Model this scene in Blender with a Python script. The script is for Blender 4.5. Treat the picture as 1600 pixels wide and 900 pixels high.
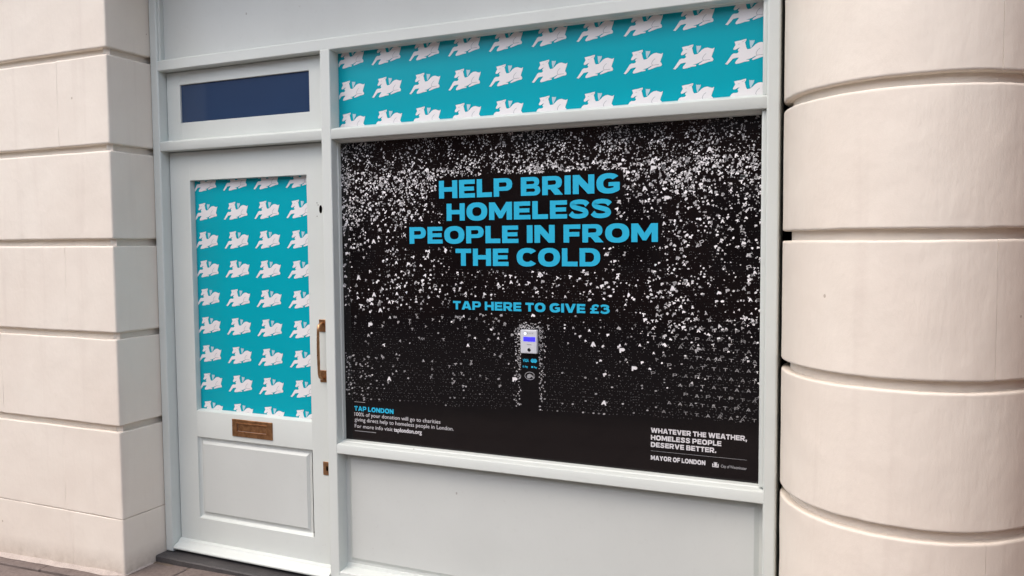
import bpy, bmesh, math, random
from mathutils import Vector, Matrix, noise
from mathutils.geometry import tessellate_polygon
R = math.radians
scene = bpy.context.scene
for o in list(bpy.data.objects): bpy.data.objects.remove(o)

# ------------------------------------------------------------------ camera
YAW, PITCH, ROLL = 0.41580, -0.05693, -0.00796
cam_d = bpy.data.cameras.new("camera")
cam_d.sensor_width = 36.0
cam_d.lens = 1260.27 / 1600 * 36
cam_d.clip_start = 0.05
cam_d.clip_end = 500
cam = bpy.data.objects.new("camera", cam_d)
scene.collection.objects.link(cam)
r0 = Vector((math.cos(YAW), math.sin(YAW), 0))
d0 = Vector((-math.sin(YAW), math.cos(YAW), 0))
up = Vector((0, 0, 1))
fwd = d0 * math.cos(PITCH) + up * math.sin(PITCH)
u0 = -d0 * math.sin(PITCH) + up * math.cos(PITCH)
rt = r0 * math.cos(ROLL) + u0 * math.sin(ROLL)
uu = -r0 * math.sin(ROLL) + u0 * math.cos(ROLL)
m = Matrix((rt, uu, -fwd)).transposed().to_4x4()
m.translation = Vector((3.3057, -3.0170, 1.6325))
cam.matrix_world = m
scene.camera = cam

# ------------------------------------------------------------------ light
SUN_EL, SUN_AZ = 58.0, 30.0          # azimuth: degrees to the left of the facade normal
world = bpy.data.worlds.new("World"); scene.world = world; world.use_nodes = True
nt = world.node_tree; nt.nodes.clear()
wo = nt.nodes.new('ShaderNodeOutputWorld'); bg = nt.nodes.new('ShaderNodeBackground')
sky = nt.nodes.new('ShaderNodeTexSky'); sky.sky_type = 'NISHITA'; sky.sun_disc = False
sky.sun_elevation = R(SUN_EL)
sky.air_density = 1.0; sky.dust_density = 4.0; sky.ozone_density = 0.6
bg.inputs[1].default_value = 0.15
nt.links.new(sky.outputs[0], bg.inputs[0]); nt.links.new(bg.outputs[0], wo.inputs[0])
to_sun = Vector((-math.sin(R(SUN_AZ)) * math.cos(R(SUN_EL)), -math.cos(R(SUN_AZ)) * math.cos(R(SUN_EL)), math.sin(R(SUN_EL))))
sky.sun_rotation = math.atan2(to_sun.x, to_sun.y)
sd = bpy.data.lights.new("sun", 'SUN'); sd.energy = 1.2; sd.angle = R(155); sd.color = (1.0, 0.97, 0.94)
sun = bpy.data.objects.new("sun", sd); scene.collection.objects.link(sun)
sun.rotation_euler = to_sun.to_track_quat('Z', 'Y').to_euler()
scene.view_settings.view_transform = 'Standard'
scene.view_settings.look = 'None'
scene.view_settings.gamma = 1.0
scene.view_settings.use_curve_mapping = False
scene.view_settings.exposure = 0.88
scene.render.engine = 'CYCLES'

# ------------------------------------------------------------------ helpers
COL = scene.collection
def link(o, parent=None):
    COL.objects.link(o)
    if parent is not None: o.parent = parent
    return o
def empty(name, loc=(0, 0, 0)):
    o = bpy.data.objects.new(name, None); o.location = loc; o.empty_display_size = 0.1
    return link(o)
def tag(o, label=None, cat=None, group=None, kind=None):
    if label: o['label'] = label
    if cat: o['category'] = cat
    if group: o['group'] = group
    if kind: o['kind'] = kind
    return o
def put(name, me, parent=None, mats=()):
    for mt in mats: me.materials.append(mt)
    o = bpy.data.objects.new(name, me)
    link(o, parent)
    if parent is not None: o.matrix_parent_inverse = Matrix.Translation(-Vector(parent_loc(parent)))
    return o
def parent_loc(p):
    l = Vector(p.location)
    while p.parent is not None:
        p = p.parent; 
    return l
def from_bm(bm, name='m', smooth=False):
    bmesh.ops.recalc_face_normals(bm, faces=bm.faces)
    me = bpy.data.meshes.new(name); bm.to_mesh(me); bm.free()
    if smooth:
        for p in me.polygons: p.use_smooth = True
    return me
def box_bm(x0, x1, y0, y1, z0, z1, bev=0.0, seg=2, bm=None):
    own = bm is None
    if own: bm = bmesh.new()
    vs = [bm.verts.new(c) for c in ((x0,y0,z0),(x1,y0,z0),(x1,y1,z0),(x0,y1,z0),(x0,y0,z1),(x1,y0,z1),(x1,y1,z1),(x0,y1,z1))]
    fs = [bm.faces.new([vs[i] for i in f]) for f in ((0,3,2,1),(4,5,6,7),(0,1,5,4),(1,2,6,5),(2,3,7,6),(3,0,4,7))]
    if bev > 0:
        es = list({e for f in fs for e in f.edges})
        bmesh.ops.bevel(bm, geom=es, offset=bev, segments=seg, affect='EDGES', profile=0.5)
    return bm
def box(name, parent, mat, x0, x1, y0, y1, z0, z1, bev=0.0, seg=2):
    me = from_bm(box_bm(x0, x1, y0, y1, z0, z1, bev, seg), name)
    if bev > 0:
        for p in me.polygons: p.use_smooth = max(abs(c) for c in p.normal) < 0.999
    return put(name, me, parent, [mat])
def prism_x(name, parent, mat, prof, x0, x1, mitre0=0.0, mitre1=0.0):
    """profile of (y, z) run along x."""
    bm = bmesh.new()
    a = [bm.verts.new((x0, y, z)) for y, z in prof]; b = [bm.verts.new((x1, y, z)) for y, z in prof]
    n = len(prof)
    for i in range(n):
        bm.faces.new((a[i], a[(i+1) % n], b[(i+1) % n], b[i]))
    bm.faces.new(a[::-1]); bm.faces.new(b)
    me = from_bm(bm, name)
    for p in me.polygons: p.use_smooth = True
    me.set_sharp_from_angle(angle=R(32))
    return put(name, me, parent, [mat])

# ------------------------------------------------------------------ materials
def srgb(r, g, b):
    f = lambda c: (c/255/12.92) if c/255 <= 0.04045 else ((c/255+0.055)/1.055)**2.4
    return (f(r), f(g), f(b), 1)
class NT:
    def __init__(self, name):
        self.m = bpy.data.materials.new(name); self.m.use_nodes = True
        self.t = self.m.node_tree; self.b = self.t.nodes['Principled BSDF']
        self.g = None
    def n(self, typ, **kw):
        nd = self.t.nodes.new(typ)
        for k, v in kw.items(): setattr(nd, k, v)
        return nd
    def l(self, a, b): self.t.links.new(a, b)
    def pos(self, scale=(1,1,1)):
        if self.g is None: self.g = self.n('ShaderNodeNewGeometry')
        mp = self.n('ShaderNodeMapping'); mp.inputs['Scale'].default_value = scale
        self.l(self.g.outputs['Position'], mp.inputs['Vector']); return mp.outputs['Vector']
    def noise(self, scale, detail=4, rough=0.55, vec=None, dist=0):
        nd = self.n('ShaderNodeTexNoise'); nd.inputs['Scale'].default_value = scale
        nd.inputs['Detail'].default_value = detail; nd.inputs['Roughness'].default_value = rough
        nd.inputs['Distortion'].default_value = dist
        self.l(vec if vec is not None else self.pos(), nd.inputs['Vector']); return nd.outputs['Fac']
    def ramp(self, fac, stops):
        r = self.n('ShaderNodeValToRGB'); e = r.color_ramp.elements
        while len(e) > 1: e.remove(e[-1])
        e[0].position, e[0].color = stops[0]
        for p, c in stops[1:]:
            q = e.new(p); q.color = c
        self.l(fac, r.inputs['Fac']); return r.outputs['Color']
    def mix(self, fac, a, b, mode='MIX'):
        x = self.n('ShaderNodeMix', data_type='RGBA', blend_type=mode)
        for sock, v in ((x.inputs[0], fac), (x.inputs[6], a), (x.inputs[7], b)):
            if isinstance(v, (int, float, tuple)): sock.default_value = v
            else: self.l(v, sock)
        return x.outputs[2]
    def math(self, op, a, b=0.0):
        x = self.n('ShaderNodeMath', operation=op)
        for s, v in ((x.inputs[0], a), (x.inputs[1], b)):
            if isinstance(v, (int, float)): s.default_value = v
            else: self.l(v, s)
        return x.outputs[0]
    def bump(self, h, strength, dist, prev=None):
        b = self.n('ShaderNodeBump'); b.inputs['Strength'].default_value = strength; b.inputs['Distance'].default_value = dist
        self.l(h, b.inputs['Height'])
        if prev is not None: self.l(prev, b.inputs['Normal'])
        return b.outputs['Normal']
    def set(self, **kw):
        for k, v in kw.items():
            s = self.b.inputs[k.replace('_', ' ')]
            if isinstance(v, (int, float, tuple)): s.default_value = v
            else: self.l(v, s)
        return self.m
def g(v): return (v, v, v, 1)

def stone_paint():
    t = NT('cream_masonry_paint')
    n1 = t.noise(1.6, 3); n2 = t.noise(9, 6, 0.6)
    st = t.noise(14, 3, 0.5, t.pos((1, 1, 0.06)))
    base = t.ramp(n1, [(0.3, (0.745, 0.675, 0.59, 1)), (0.7, (0.79, 0.735, 0.65, 1))])
    base = t.mix(t.ramp(n2, [(0.35, g(0.10)), (0.7, g(0))]), base, (0.60, 0.52, 0.45, 1))
    base = t.mix(t.ramp(st, [(0.58, g(0)), (0.74, g(0.20))]), base, (0.56, 0.48, 0.42, 1))
    # small knocks and chips in the paint
    v = t.n('ShaderNodeTexVoronoi'); v.inputs['Scale'].default_value = 9; t.l(t.pos((1, 1, 0.8)), v.inputs['Vector'])
    sp = t.math('MULTIPLY', t.math('LESS_THAN', v.outputs['Distance'], 0.045), t.math('GREATER_THAN', t.noise(5, 2), 0.56))
    base = t.mix(t.math('MULTIPLY', sp, 0.6), base, (0.36, 0.28, 0.22, 1))
    # splash dirt just above the pavement
    sep = t.n('ShaderNodeSeparateXYZ'); t.l(t.pos(), sep.inputs[0])
    hz = t.math('SUBTRACT', 1.0, t.math('DIVIDE', t.math('SUBTRACT', sep.outputs[2], t.math('MULTIPLY', sep.outputs[0], 0.03)), 0.13))
    hz = t.math('MULTIPLY', t.math('MAXIMUM', hz, 0.0), t.math('MULTIPLY', t.noise(22, 6, 0.7), 1.1))
    base = t.mix(t.math('MINIMUM', t.math('MULTIPLY', hz, 1.0), 0.75), base, (0.30, 0.23, 0.18, 1))
    h1 = t.noise(60, 5, 0.6, t.pos((1, 1, 0.35))); h2 = t.noise(7, 3, 0.5)
    hs = t.noise(30, 2, 0.5, t.pos((1, 1, 0.03)))
    nb = t.bump(h2, 0.32, 0.014); nb = t.bump(h1, 0.5, 0.0025, nb); nb = t.bump(hs, 0.35, 0.0025, nb); nb = t.bump(t.noise(210, 3, 0.6), 0.35, 0.0008, nb)
    vb = t.math('MULTIPLY', sp, -1.0); nb = t.bump(vb, 0.6, 0.003, nb)
    return t.set(Base_Color=base, Roughness=0.62, Normal=nb, Specular_IOR_Level=0.3)
def wood_paint(name, col, dark=0.0):
    t = NT(name)
    n1 = t.noise(2.2, 3); n2 = t.noise(40, 5, 0.6)
    c0 = tuple(c*0.94 for c in col[:3]) + (1,); base = t.ramp(n1, [(0.3, c0), (0.7, col)])
    base = t.mix(t.ramp(n2, [(0.25, g(0.12)), (0.42, g(0))]), base, tuple(c*0.7 for c in col[:3]) + (1,))
    # grime specks
    v = t.n('ShaderNodeTexVoronoi'); v.inputs['Scale'].default_value = 7; t.l(t.pos((1, 1, 0.7)), v.inputs['Vector'])
    sp = t.math('MULTIPLY', t.math('LESS_THAN', v.outputs['Distance'], 0.03), t.math('GREATER_THAN', t.noise(3, 2), 0.58))
    base = t.mix(t.math('MULTIPLY', sp, 0.5), base, (0.16, 0.14, 0.12, 1))
    h1 = t.noise(55, 4, 0.6, t.pos((1, 1, 0.3))); h2 = t.noise(5, 3, 0.5)
    nb = t.bump(h2, 0.16, 0.010); nb = t.bump(h1, 0.22, 0.0016, nb)
    wear = t.math('MULTIPLY', t.ramp(t.noise(26, 6, 0.7), [(0.66, g(0)), (0.70, g(1))]), t.ramp(t.noise(2.6, 2), [(0.52, g(0)), (0.62, g(0.35))]))
    base = t.mix(wear, base, (0.34, 0.31, 0.28, 1))
    rg = t.ramp(t.noise(12, 4), [(0.3, g(0.30)), (0.7, g(0.46))])
    return t.set(Base_Color=base, Roughness=rg, Normal=nb)
def flat_print(name, col, rough=0.25, spec=0.5, wob=True):
    t = NT(name)
    n = t.noise(3, 3)
    base = t.ramp(n, [(0.3, tuple(c*0.95 for c in col[:3]) + (1,)), (0.7, col)])
    kw = dict(Base_Color=base, Roughness=rough, Specular_IOR_Level=spec)
    if wob: kw['Normal'] = t.bump(t.noise(4, 2), 0.05, 0.01)
    return t.set(**kw)
def metal(name, c1, c2, rough=(0.3, 0.5)):
    t = NT(name)
    n = t.noise(35, 5, 0.65)
    base = t.ramp(n, [(0.32, c2), (0.65, c1)])
    rg = t.ramp(n, [(0.3, g(rough[1])), (0.7, g(rough[0]))])
    return t.set(Base_Color=base, Metallic=0.9, Roughness=rg, Normal=t.bump(t.noise(90, 3), 0.2, 0.001))
def stone_ground(name, c1, c2, rough=0.8, s=6):
    t = NT(name)
    n = t.noise(s, 6, 0.65); n2 = t.noise(s*12, 4, 0.7)
    base = t.ramp(n, [(0.3, c1), (0.7, c2)])
    base = t.mix(t.ramp(n2, [(0.35, g(0.45)), (0.6, g(0))]), base, tuple(c*0.5 for c in c1[:3]) + (1,))
    nb = t.bump(t.noise(s*2, 5, 0.6), 0.5, 0.01); nb = t.bump(n2, 0.5, 0.003, nb)
    return t.set(Base_Color=base, Roughness=rough, Normal=nb)

M_STONE = stone_paint()
M_PAINT = wood_paint('pale_grey_gloss_paint', (0.625, 0.665, 0.635, 1))
M_PANEL = wood_paint('pale_grey_panel_paint', (0.58, 0.61, 0.585, 1))
M_TEAL = flat_print('teal_vinyl_print', (0.000, 0.345, 0.43, 1), 0.26, 0.25)
M_WHITE = flat_print('white_vinyl_print', (0.76, 0.75, 0.76, 1), 0.3, 0.4)
M_WING = flat_print('pale_blue_vinyl_print', (0.42, 0.60, 0.66, 1), 0.3, 0.4)
M_LINE = flat_print('grey_line_print', (0.22, 0.24, 0.28, 1), 0.3, 0.4)
M_BLACK = flat_print('black_poster_print', (0.0060, 0.0045, 0.0048, 1), 0.07, 0.36)
M_CYAN = flat_print('cyan_poster_print', (0.03, 0.43, 0.66, 1), 0.25, 0.3)
M_TEXT = flat_print('white_poster_print', (0.62, 0.61, 0.63, 1), 0.3, 0.4)
M_TEXTG = flat_print('grey_poster_print', (0.30, 0.30, 0.31, 1), 0.3, 0.4)
M_BLUE = flat_print('dark_blue_glazing', (0.024, 0.050, 0.112, 1), 0.10, 0.5)
M_BRONZE = metal('aged_brass', (0.46, 0.245, 0.115, 1), (0.22, 0.11, 0.05, 1))
M_GRIP = metal('rubbed_brass', (0.52, 0.30, 0.155, 1), (0.32, 0.17, 0.085, 1), (0.24, 0.40))
M_DARK = flat_print('dark_void', (0.01, 0.008, 0.007, 1), 0.8, 0.1, False)
M_SLATE = stone_ground('slate_step', (0.045, 0.042, 0.043, 1), (0.075, 0.07, 0.07, 1), 0.6, 9)
M_STEP = stone_ground('worn_step_edge', (0.10, 0.075, 0.055, 1), (0.22, 0.17, 0.13, 1), 0.8, 14)
M_PAVE = stone_ground('paving_stone', (0.125, 0.096, 0.085, 1), (0.21, 0.168, 0.15, 1), 0.8, 5)
M_GROUT = stone_ground('paving_bed', (0.10, 0.085, 0.075, 1), (0.16, 0.14, 0.125, 1), 0.9, 9)
M_MORTAR = stone_ground('mortar_fillet', (0.42, 0.36, 0.32, 1), (0.55, 0.48, 0.43, 1), 0.85, 20)
M_ROAD = stone_ground('asphalt', (0.04, 0.04, 0.04, 1), (0.06, 0.06, 0.06, 1), 0.9, 12)
def snow_mat():
    t = NT('white_snow_print'); a = t.n('ShaderNodeAttribute'); a.attribute_name = 'tone'
    return t.set(Base_Color=a.outputs['Color'], Roughness=0.3, Specular_IOR_Level=0.4)
M_SNOW = snow_mat()

# ------------------------------------------------------------------ main dimensions (metres)
X0, X1, X2, X3, X4, X5 = 0.0, 0.0515, 1.037, 1.0896, 2.9667, 3.0133
Z1, Z2, Z3, Z4, Z5, Z6 = 2.5465, 2.4964, 2.1441, 2.10, 0.7134, 0.6674
DP = 0.2516; J0, H = 1.6458, 0.4531; GR = 0.0165; GD = 0.031
JOINTS = [J0 - k*H for k in range(-3, 3)]         # groove centre heights, top to bottom
def gz(x): return 0.0135 + 0.032*min(max(x, -6), 3)   # the pavement climbs gently to the right

# ------------------------------------------------------------------ ground
def sheet(name, x0, x1, y0, y1, dz, mat, nx=24, label=None, parent=None):
    bm = bmesh.new(); rows = []
    for i in range(nx+1):
        x = x0 + (x1-x0)*i/nx
        rows.append((bm.verts.new((x, y0, gz(x)+dz)), bm.verts.new((x, y1, gz(x)+dz))))
    for a, b in zip(rows, rows[1:]): bm.faces.new((a[0], b[0], b[1], a[1]))
    o = put(name, from_bm(bm, name), None, [mat]); return tag(o, kind='structure')
ground = sheet('ground', -120, 120, -120, 60, -0.14, M_ROAD, 160)
pavement = sheet('pavement', -30, 30, -3.6, 0.6, -0.022, M_GROUT, 120)
random.seed(3)
def slab_mesh(w, d):
    bm = box_bm(-w/2, w/2, -d/2, d/2, -0.02, 0.0, 0.004, 1); return from_bm(bm, 'paving_slab')
rows_y = [(-0.16, 0.35), (-0.62, 0.54), (-1.20, 0.60), (-1.82, 0.62), (-2.45, 0.62), (-3.08, 0.62)]
for ri, (yc, d) in enumerate(rows_y):
    w = 0.74; me = slab_mesh(w-0.008, d-0.008); me.materials.append(M_PAVE)
    x = -3.1 + (0.31 if ri % 2 else 0.0)
    while x < 4.6:
        o = bpy.data.objects.new('paving_slab', me)
        o.location = (x, yc, gz(x) + random.uniform(-0.0015, 0.0015)); o.rotation_euler = (random.uniform(-.002, .002), -math.atan(0.032) + random.uniform(-.002, .002), 0)
        COL.objects.link(o); o.parent = pavement
        x += w
# kerb
kb = bmesh.new()
for i in range(40):
    x = -18 + i*0.9
    box_bm(x, x+0.89, -3.78, -3.60, gz(x)-0.16, gz(x)-0.002, 0.008, 1, kb)
tag(put('kerb', from_bm(kb, 'kerb'), None, [M_GROUT]), kind='structure')

# ------------------------------------------------------------------ rusticated masonry
def sweep(path, z0, z1, seed, depth=0.13, edge=0.006, rough=0.0016, nz=7):
    """path: list of (x, y, nx, ny). One course of stone with eased, slightly worn arrises."""
    prof = [(-depth, z0), (-edge-0.004, z0), (-edge*1.0, z0), (-edge*0.3, z0+edge*0.35), (0, z0+edge), (0, z0+edge+0.004)]
    for i in range(1, nz): prof.append((0, z0+edge + (z1-z0-2*edge)*i/nz))
    prof += [(0, z1-edge-0.004), (0, z1-edge), (-edge*0.3, z1-edge*0.35), (-edge, z1), (-edge-0.004, z1), (-depth, z1)]
    bm = bmesh.new(); cols = []
    for (x, y, nx, ny) in path:
        c = []
        for j, (o, z) in enumerate(prof):
            if j in (0, len(prof)-1): c.append(bm.verts.new((x+nx*o, y+ny*o, z))); continue
            q = Vector((x*9+seed*3.1, y*9, z*9)); q2 = Vector((x*40+seed, y*40, z*40))
            e = noise.noise(q)*rough + noise.noise(q2)*rough*0.5
            isedge = j <= 4 or j >= len(prof)-5
            dz = 0
            if isedge:
                ch = max(0, noise.noise(Vector((x*16+seed*7, y*16, z*3))) - 0.42)
                if 1 < j < 4 or len(prof)-5 < j < len(prof)-2: e -= ch*0.012
                dz = (noise.noise(Vector((x*5+seed, y*5, z)))*0.0025 + noise.noise(Vector((x*30+seed, y*30, z)))*0.0012)
            c.append(bm.verts.new((x+nx*(o+e), y+ny*(o+e), z+dz)))
        cols.append(c)
    for a, b in zip(cols, cols[1:]):
        for j in range(len(prof)-1): bm.faces.new((a[j], b[j], b[j+1], a[j+1]))
    bm.faces.new(cols[0]); bm.faces.new(cols[-1][::-1])
    me = from_bm(bm, 'stone_block')
    for p in me.polygons: p.use_smooth = True
    me.set_sharp_from_angle(angle=R(70))
    return me
def line_path(x0, y0, x1, y1, nx, ny, step=0.025):
    n = max(2, int(math.hypot(x1-x0, y1-y0)/step))
    return [(x0+(x1-x0)*i/n, y0+(y1-y0)*i/n, nx, ny) for i in range(n+1)]
def corner_path(xa, rad=0.009):
    p = line_path(xa, -DP, X0-rad, -DP, 0, -1)
    for i in range(1, 5):
        a = -math.pi/2 + (math.pi/2)*i/5
        p.append((X0-rad+rad*math.cos(a), -DP+rad+rad*math.sin(a), math.cos(a), math.sin(a)))
    return p + line_path(X0, -DP+rad, X0, 0.10, 1, 0)
def core(name, path, z0, z1, off, parent, mat):
    bm = bmesh.new(); cs = [(bm.verts.new((x+nx*off, y+ny*off, z0)), bm.verts.new((x+nx*off, y+ny*off, z1))) for x, y, nx, ny in path]
    for a, b in zip(cs, cs[1:]): bm.faces.new((a[0], b[0], b[1], a[1]))
    return put(name, from_bm(bm, name, True), parent, [mat])

pier = tag(empty('stone_pier', (-0.7, -0.1, 0)), 'square cream painted pier of grooved stone courses beside the door', 'pier')
TOP = 3.20
bounds = [TOP] + [z for z in JOINTS if z < TOP-0.1]
courses = []
for a, b in zip(bounds, bounds[1:]): courses.append((b+GR, a-(GR if a < TOP else 0)))
courses.append((0.2924+0.0008, JOINTS[-1]-GR)); courses.append((-0.09, 0.2924-0.0008))
seams = [-0.36, -0.86, -0.345, -0.85, -0.335, -0.845, -0.40]
for i, (za, zb) in enumerate(courses):
    s = seams[i % len(seams)]
    put('stone_block', sweep(corner_path(s), za, zb, i+1, edge=0.006 if i < 5 else 0.003), pier, [M_STONE])
    e0 = -1.42
    put('stone_block', sweep(line_path(e0, -DP, s-0.0009, -DP, 0, -1), za, zb, i+30, edge=0.006 if i < 5 else 0.003), pier, [M_STONE])
core('backing', corner_path(-1.42), -0.1, TOP, -GD, pier, M_STONE)
# worn paving mortar at the foot of the pier
mf = bmesh.new(); pa = []
for (x, y, nx, ny) in corner_path(-1.42):
    if y > -0.08: continue
    w = 0.030 + 0.012*noise.noise(Vector((x*7, y*7, 0))); hh = 0.004+0.003*noise.noise(Vector((x*9, y*9, 4)))
    if x > -0.12: w *= max(0.2, -x/0.12) 
    pa.append((mf.verts.new((x-nx*0.004, y-ny*0.004, gz(x)+hh+0.012)), mf.verts.new((x+nx*w, y+ny*w, gz(x)+0.0015))))
for a, b in zip(pa, pa[1:]): mf.faces.new((a[0], b[0], b[1], a[1]))
put('mortar_fillet', from_bm(mf, 'mortar_fillet', True), pier, [M_MORTAR])

CX, CY, CR = 3.4354, 0.0619, 0.4121
column = tag(empty('stone_column', (CX, CY, 0)), 'thick round cream painted column of grooved stone drums beside the poster', 'column')
def arc_path(a0, a1, rad=CR, step=2.0):
    n = max(2, int(abs(a1-a0)/step)); out = []
    for i in range(n+1):
        a = R(a0 + (a1-a0)*i/n); out.append((CX+rad*math.cos(a), CY+rad*math.sin(a), math.cos(a), math.sin(a)))
    return out
for i, (za, zb) in enumerate(courses):
    s = -58.0 if i % 2 == 0 else -14.0
    if i == 6: s = -60.0
    s2 = -188 + 3*(i % 3)
    lab = 0.17
    put('drum_block', sweep(arc_path(-212, s2-lab), za, zb, i+60, edge=0.006), column, [M_STONE])
    put('drum_block', sweep(arc_path(s2, s-lab), za, zb, i+80, edge=0.006), column, [M_STONE])
    put('drum_block', sweep(arc_path(s, 40), za, zb, i+95, edge=0.006), column, [M_STONE])
core('drum_core', arc_path(-212, 40), -0.1, TOP, -GD, column, M_STONE)

# ------------------------------------------------------------------ shop front joinery
frame = tag(empty('shopfront_frame', (1.5, 0.03, 0.03)), 'pale grey painted timber shopfront frame between pier and column', 'shopfront')
BV = 0.006
YB = 0.16                                        # back of the joinery
box('jamb', frame, M_PAINT, X0+0.002, X1, 0.0, YB, 0.052, TOP, 0.007, 3)
box('jamb', frame, M_PAINT, X4, X5, 0.0, YB, -0.05, TOP, 0.008, 3)
box('mullion', frame, M_PAINT, X2, X3, 0.0, YB, 0.052, Z2+0.004, 0.005, 3)
box('top_rail', frame, M_PAINT, X1-0.004, X4+0.004, 0.002, YB, Z2, Z1, 0.004, 2)
for xa, xb in ((X1, X2), (X3, X4)):
    prism_x('transom_rail', frame, M_PAINT, [(0.0022, Z4+0.004), (0.004, Z4+0.001), (0.007, Z4), (YB, Z4), (YB, Z3+0.02), (0.07, Z3+0.019), (0.012, Z3+0.004), (0.0055, Z3+0.001), (0.0028, Z3-0.002)], xa-0.004, xb+0.004)
# beads that hold the glass under the rails
for nm, xa, xb, za, zb in (('glazing_bead', X3, X4, Z4-0.012, Z4+0.003), ('glazing_bead', X3, X4, Z2-0.005, Z2+0.003)):
    prism_x(nm, frame, M_PAINT, [(0.046, zb), (0.052, za+0.002), (0.064, za-0.0005), (0.075, za), (0.075, zb)], xa-0.003, xb+0.003)
box('glazing_bead', frame, M_PAINT, X3-0.004, X3+0.0045, 0.045, 0.09, Z5+0.01, Z4-0.001, 0.003, 2)
box('glazing_bead', frame, M_PAINT, X4-0.018, X4+0.004, 0.020, 0.09, Z5+0.008, Z4-0.001, 0.007, 3)
box('glazing_bead', frame, M_PAINT, X4-0.016, X4+0.004, 0.020, 0.09, Z3+0.004, Z2-0.001, 0.007, 3)
# sill under the big window: sloped, with a step and a rounded nosing
prism_x('window_sill', frame, M_PAINT, [(0.0012, Z6+0.004), (0.004, Z6+0.001), (0.008, Z6), (YB, Z6), (YB, 0.7265), (0.062, 0.7235), (0.040, 0.7215), (0.036, 0.7180), (0.014, 0.7150), (0.006, 0.7138), (0.0022, 0.7115), (0.0010, 0.7085)], X3-0.004, X4+0.004)
# stall riser: recessed margin with a raised and fielded panel
RB = 0.152
def fielded(name, parent, mat, x0, x1, z0, z1, ym, yf, m0, ch, yb):
    """flat margin at depth ym, chamfer of width ch up to a field at depth yf; m0 = width of the margin."""
    bm = bmesh.new()
    loops = []
    for ins, y in ((0, ym), (m0, ym), (m0+0.0015, ym-0.001), (m0+ch, yf+0.0004), (m0+ch+0.0015, yf)):
        loops.append([bm.verts.new((x0+ins, y, z0+ins)), bm.verts.new((x1-ins, y, z0+ins)), bm.verts.new((x1-ins, y, z1-ins)), bm.verts.new((x0+ins, y, z1-ins))])
    for a, b in zip(loops, loops[1:]):
        for i in range(4): bm.faces.new((a[i], a[(i+1) % 4], b[(i+1) % 4], b[i]))
    bm.faces.new(loops[-1])
    bk = [bm.verts.new((v.co.x, yb, v.co.z)) for v in loops[0]]
    for i in range(4): bm.faces.new((loops[0][i], bk[i], bk[(i+1) % 4], loops[0][(i+1) % 4]))
    bm.faces.new(bk[::-1])
    return put(name, from_bm(bm, name), parent, [mat])
fielded('stall_riser_panel', frame, M_PANEL, X3-0.003, X4+0.003, 0.1285, Z6+0.003, 0.066, 0.056, 0.022, 0.016, 0.10)
prism_x('bottom_rail', frame, M_PAINT, [(0.0022, -0.06), (0.0022, 0.1105), (0.004, 0.113), (0.009, 0.1145), (0.058, 0.122), (0.062, 0.136), (0.066, 0.137), (YB, 0.137), (YB, -0.06)], X3-0.004, X4+0.004)
prism_x('plinth', frame, M_PAINT, [(-0.030, -0.06), (-0.030, 0.076), (-0.027, 0.081), (-0.020, 0.0835), (0.0008, 0.0885), (0.0008, -0.06)], X3-0.022, X4+0.02)
# fascia board with an edge bead against the left jamb
box('fascia_panel', frame, M_PANEL, X1+0.012, X4-0.002, 0.036, YB-0.005, Z1-0.004, TOP, 0.0)
box('fascia_bead', frame, M_PAINT, X1-0.004, X1+0.0125, 0.012, YB-0.007, Z1-0.003, TOP, 0.004, 2)
prism_x('rail_capping', frame, M_PAINT, [(0.005, Z1-0.003), (0.005, Z1+0.001), (0.010, Z1+0.004), (0.037, Z1+0.008), (0.037, Z1-0.003)], X1+0.012, X4+0.003)

# ------------------------------------------------------------------ fanlight over the door
fan = tag(empty('fanlight', (0.54, 0.06, Z3)), 'narrow dark blue fanlight in a grey sash above the door', 'window')
FX0, FX1, FZ0, FZ1 = X1+0.0035, X2-0.001, Z3+0.008, Z2-0.003
PX0, PX1, PZ0, PZ1 = 0.1425, 0.936, 2.2415, 2.4292
YS = 0.052
def stile_box(name, parent, x0, x1, z0, z1, y0=YS, y1=0.10, bev=0.002): return box(name, parent, M_PAINT, x0, x1, y0, y1, z0, z1, bev, 2)
stile_box('sash_stile', fan, FX0, PX0, FZ0, FZ1); stile_box('sash_stile', fan, PX1, FX1, FZ0, FZ1)
stile_box('sash_rail', fan, PX0-0.0015, PX1+0.0015, FZ0, PZ0, YS+0.0006); stile_box('sash_rail', fan, PX0-0.0015, PX1+0.0015, PZ1, FZ1, YS+0.0006)
box('pane', fan, M_BLUE, PX0-0.01, PX1+0.01, 0.062, 0.070, PZ0-0.01, PZ1+0.01)

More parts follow.
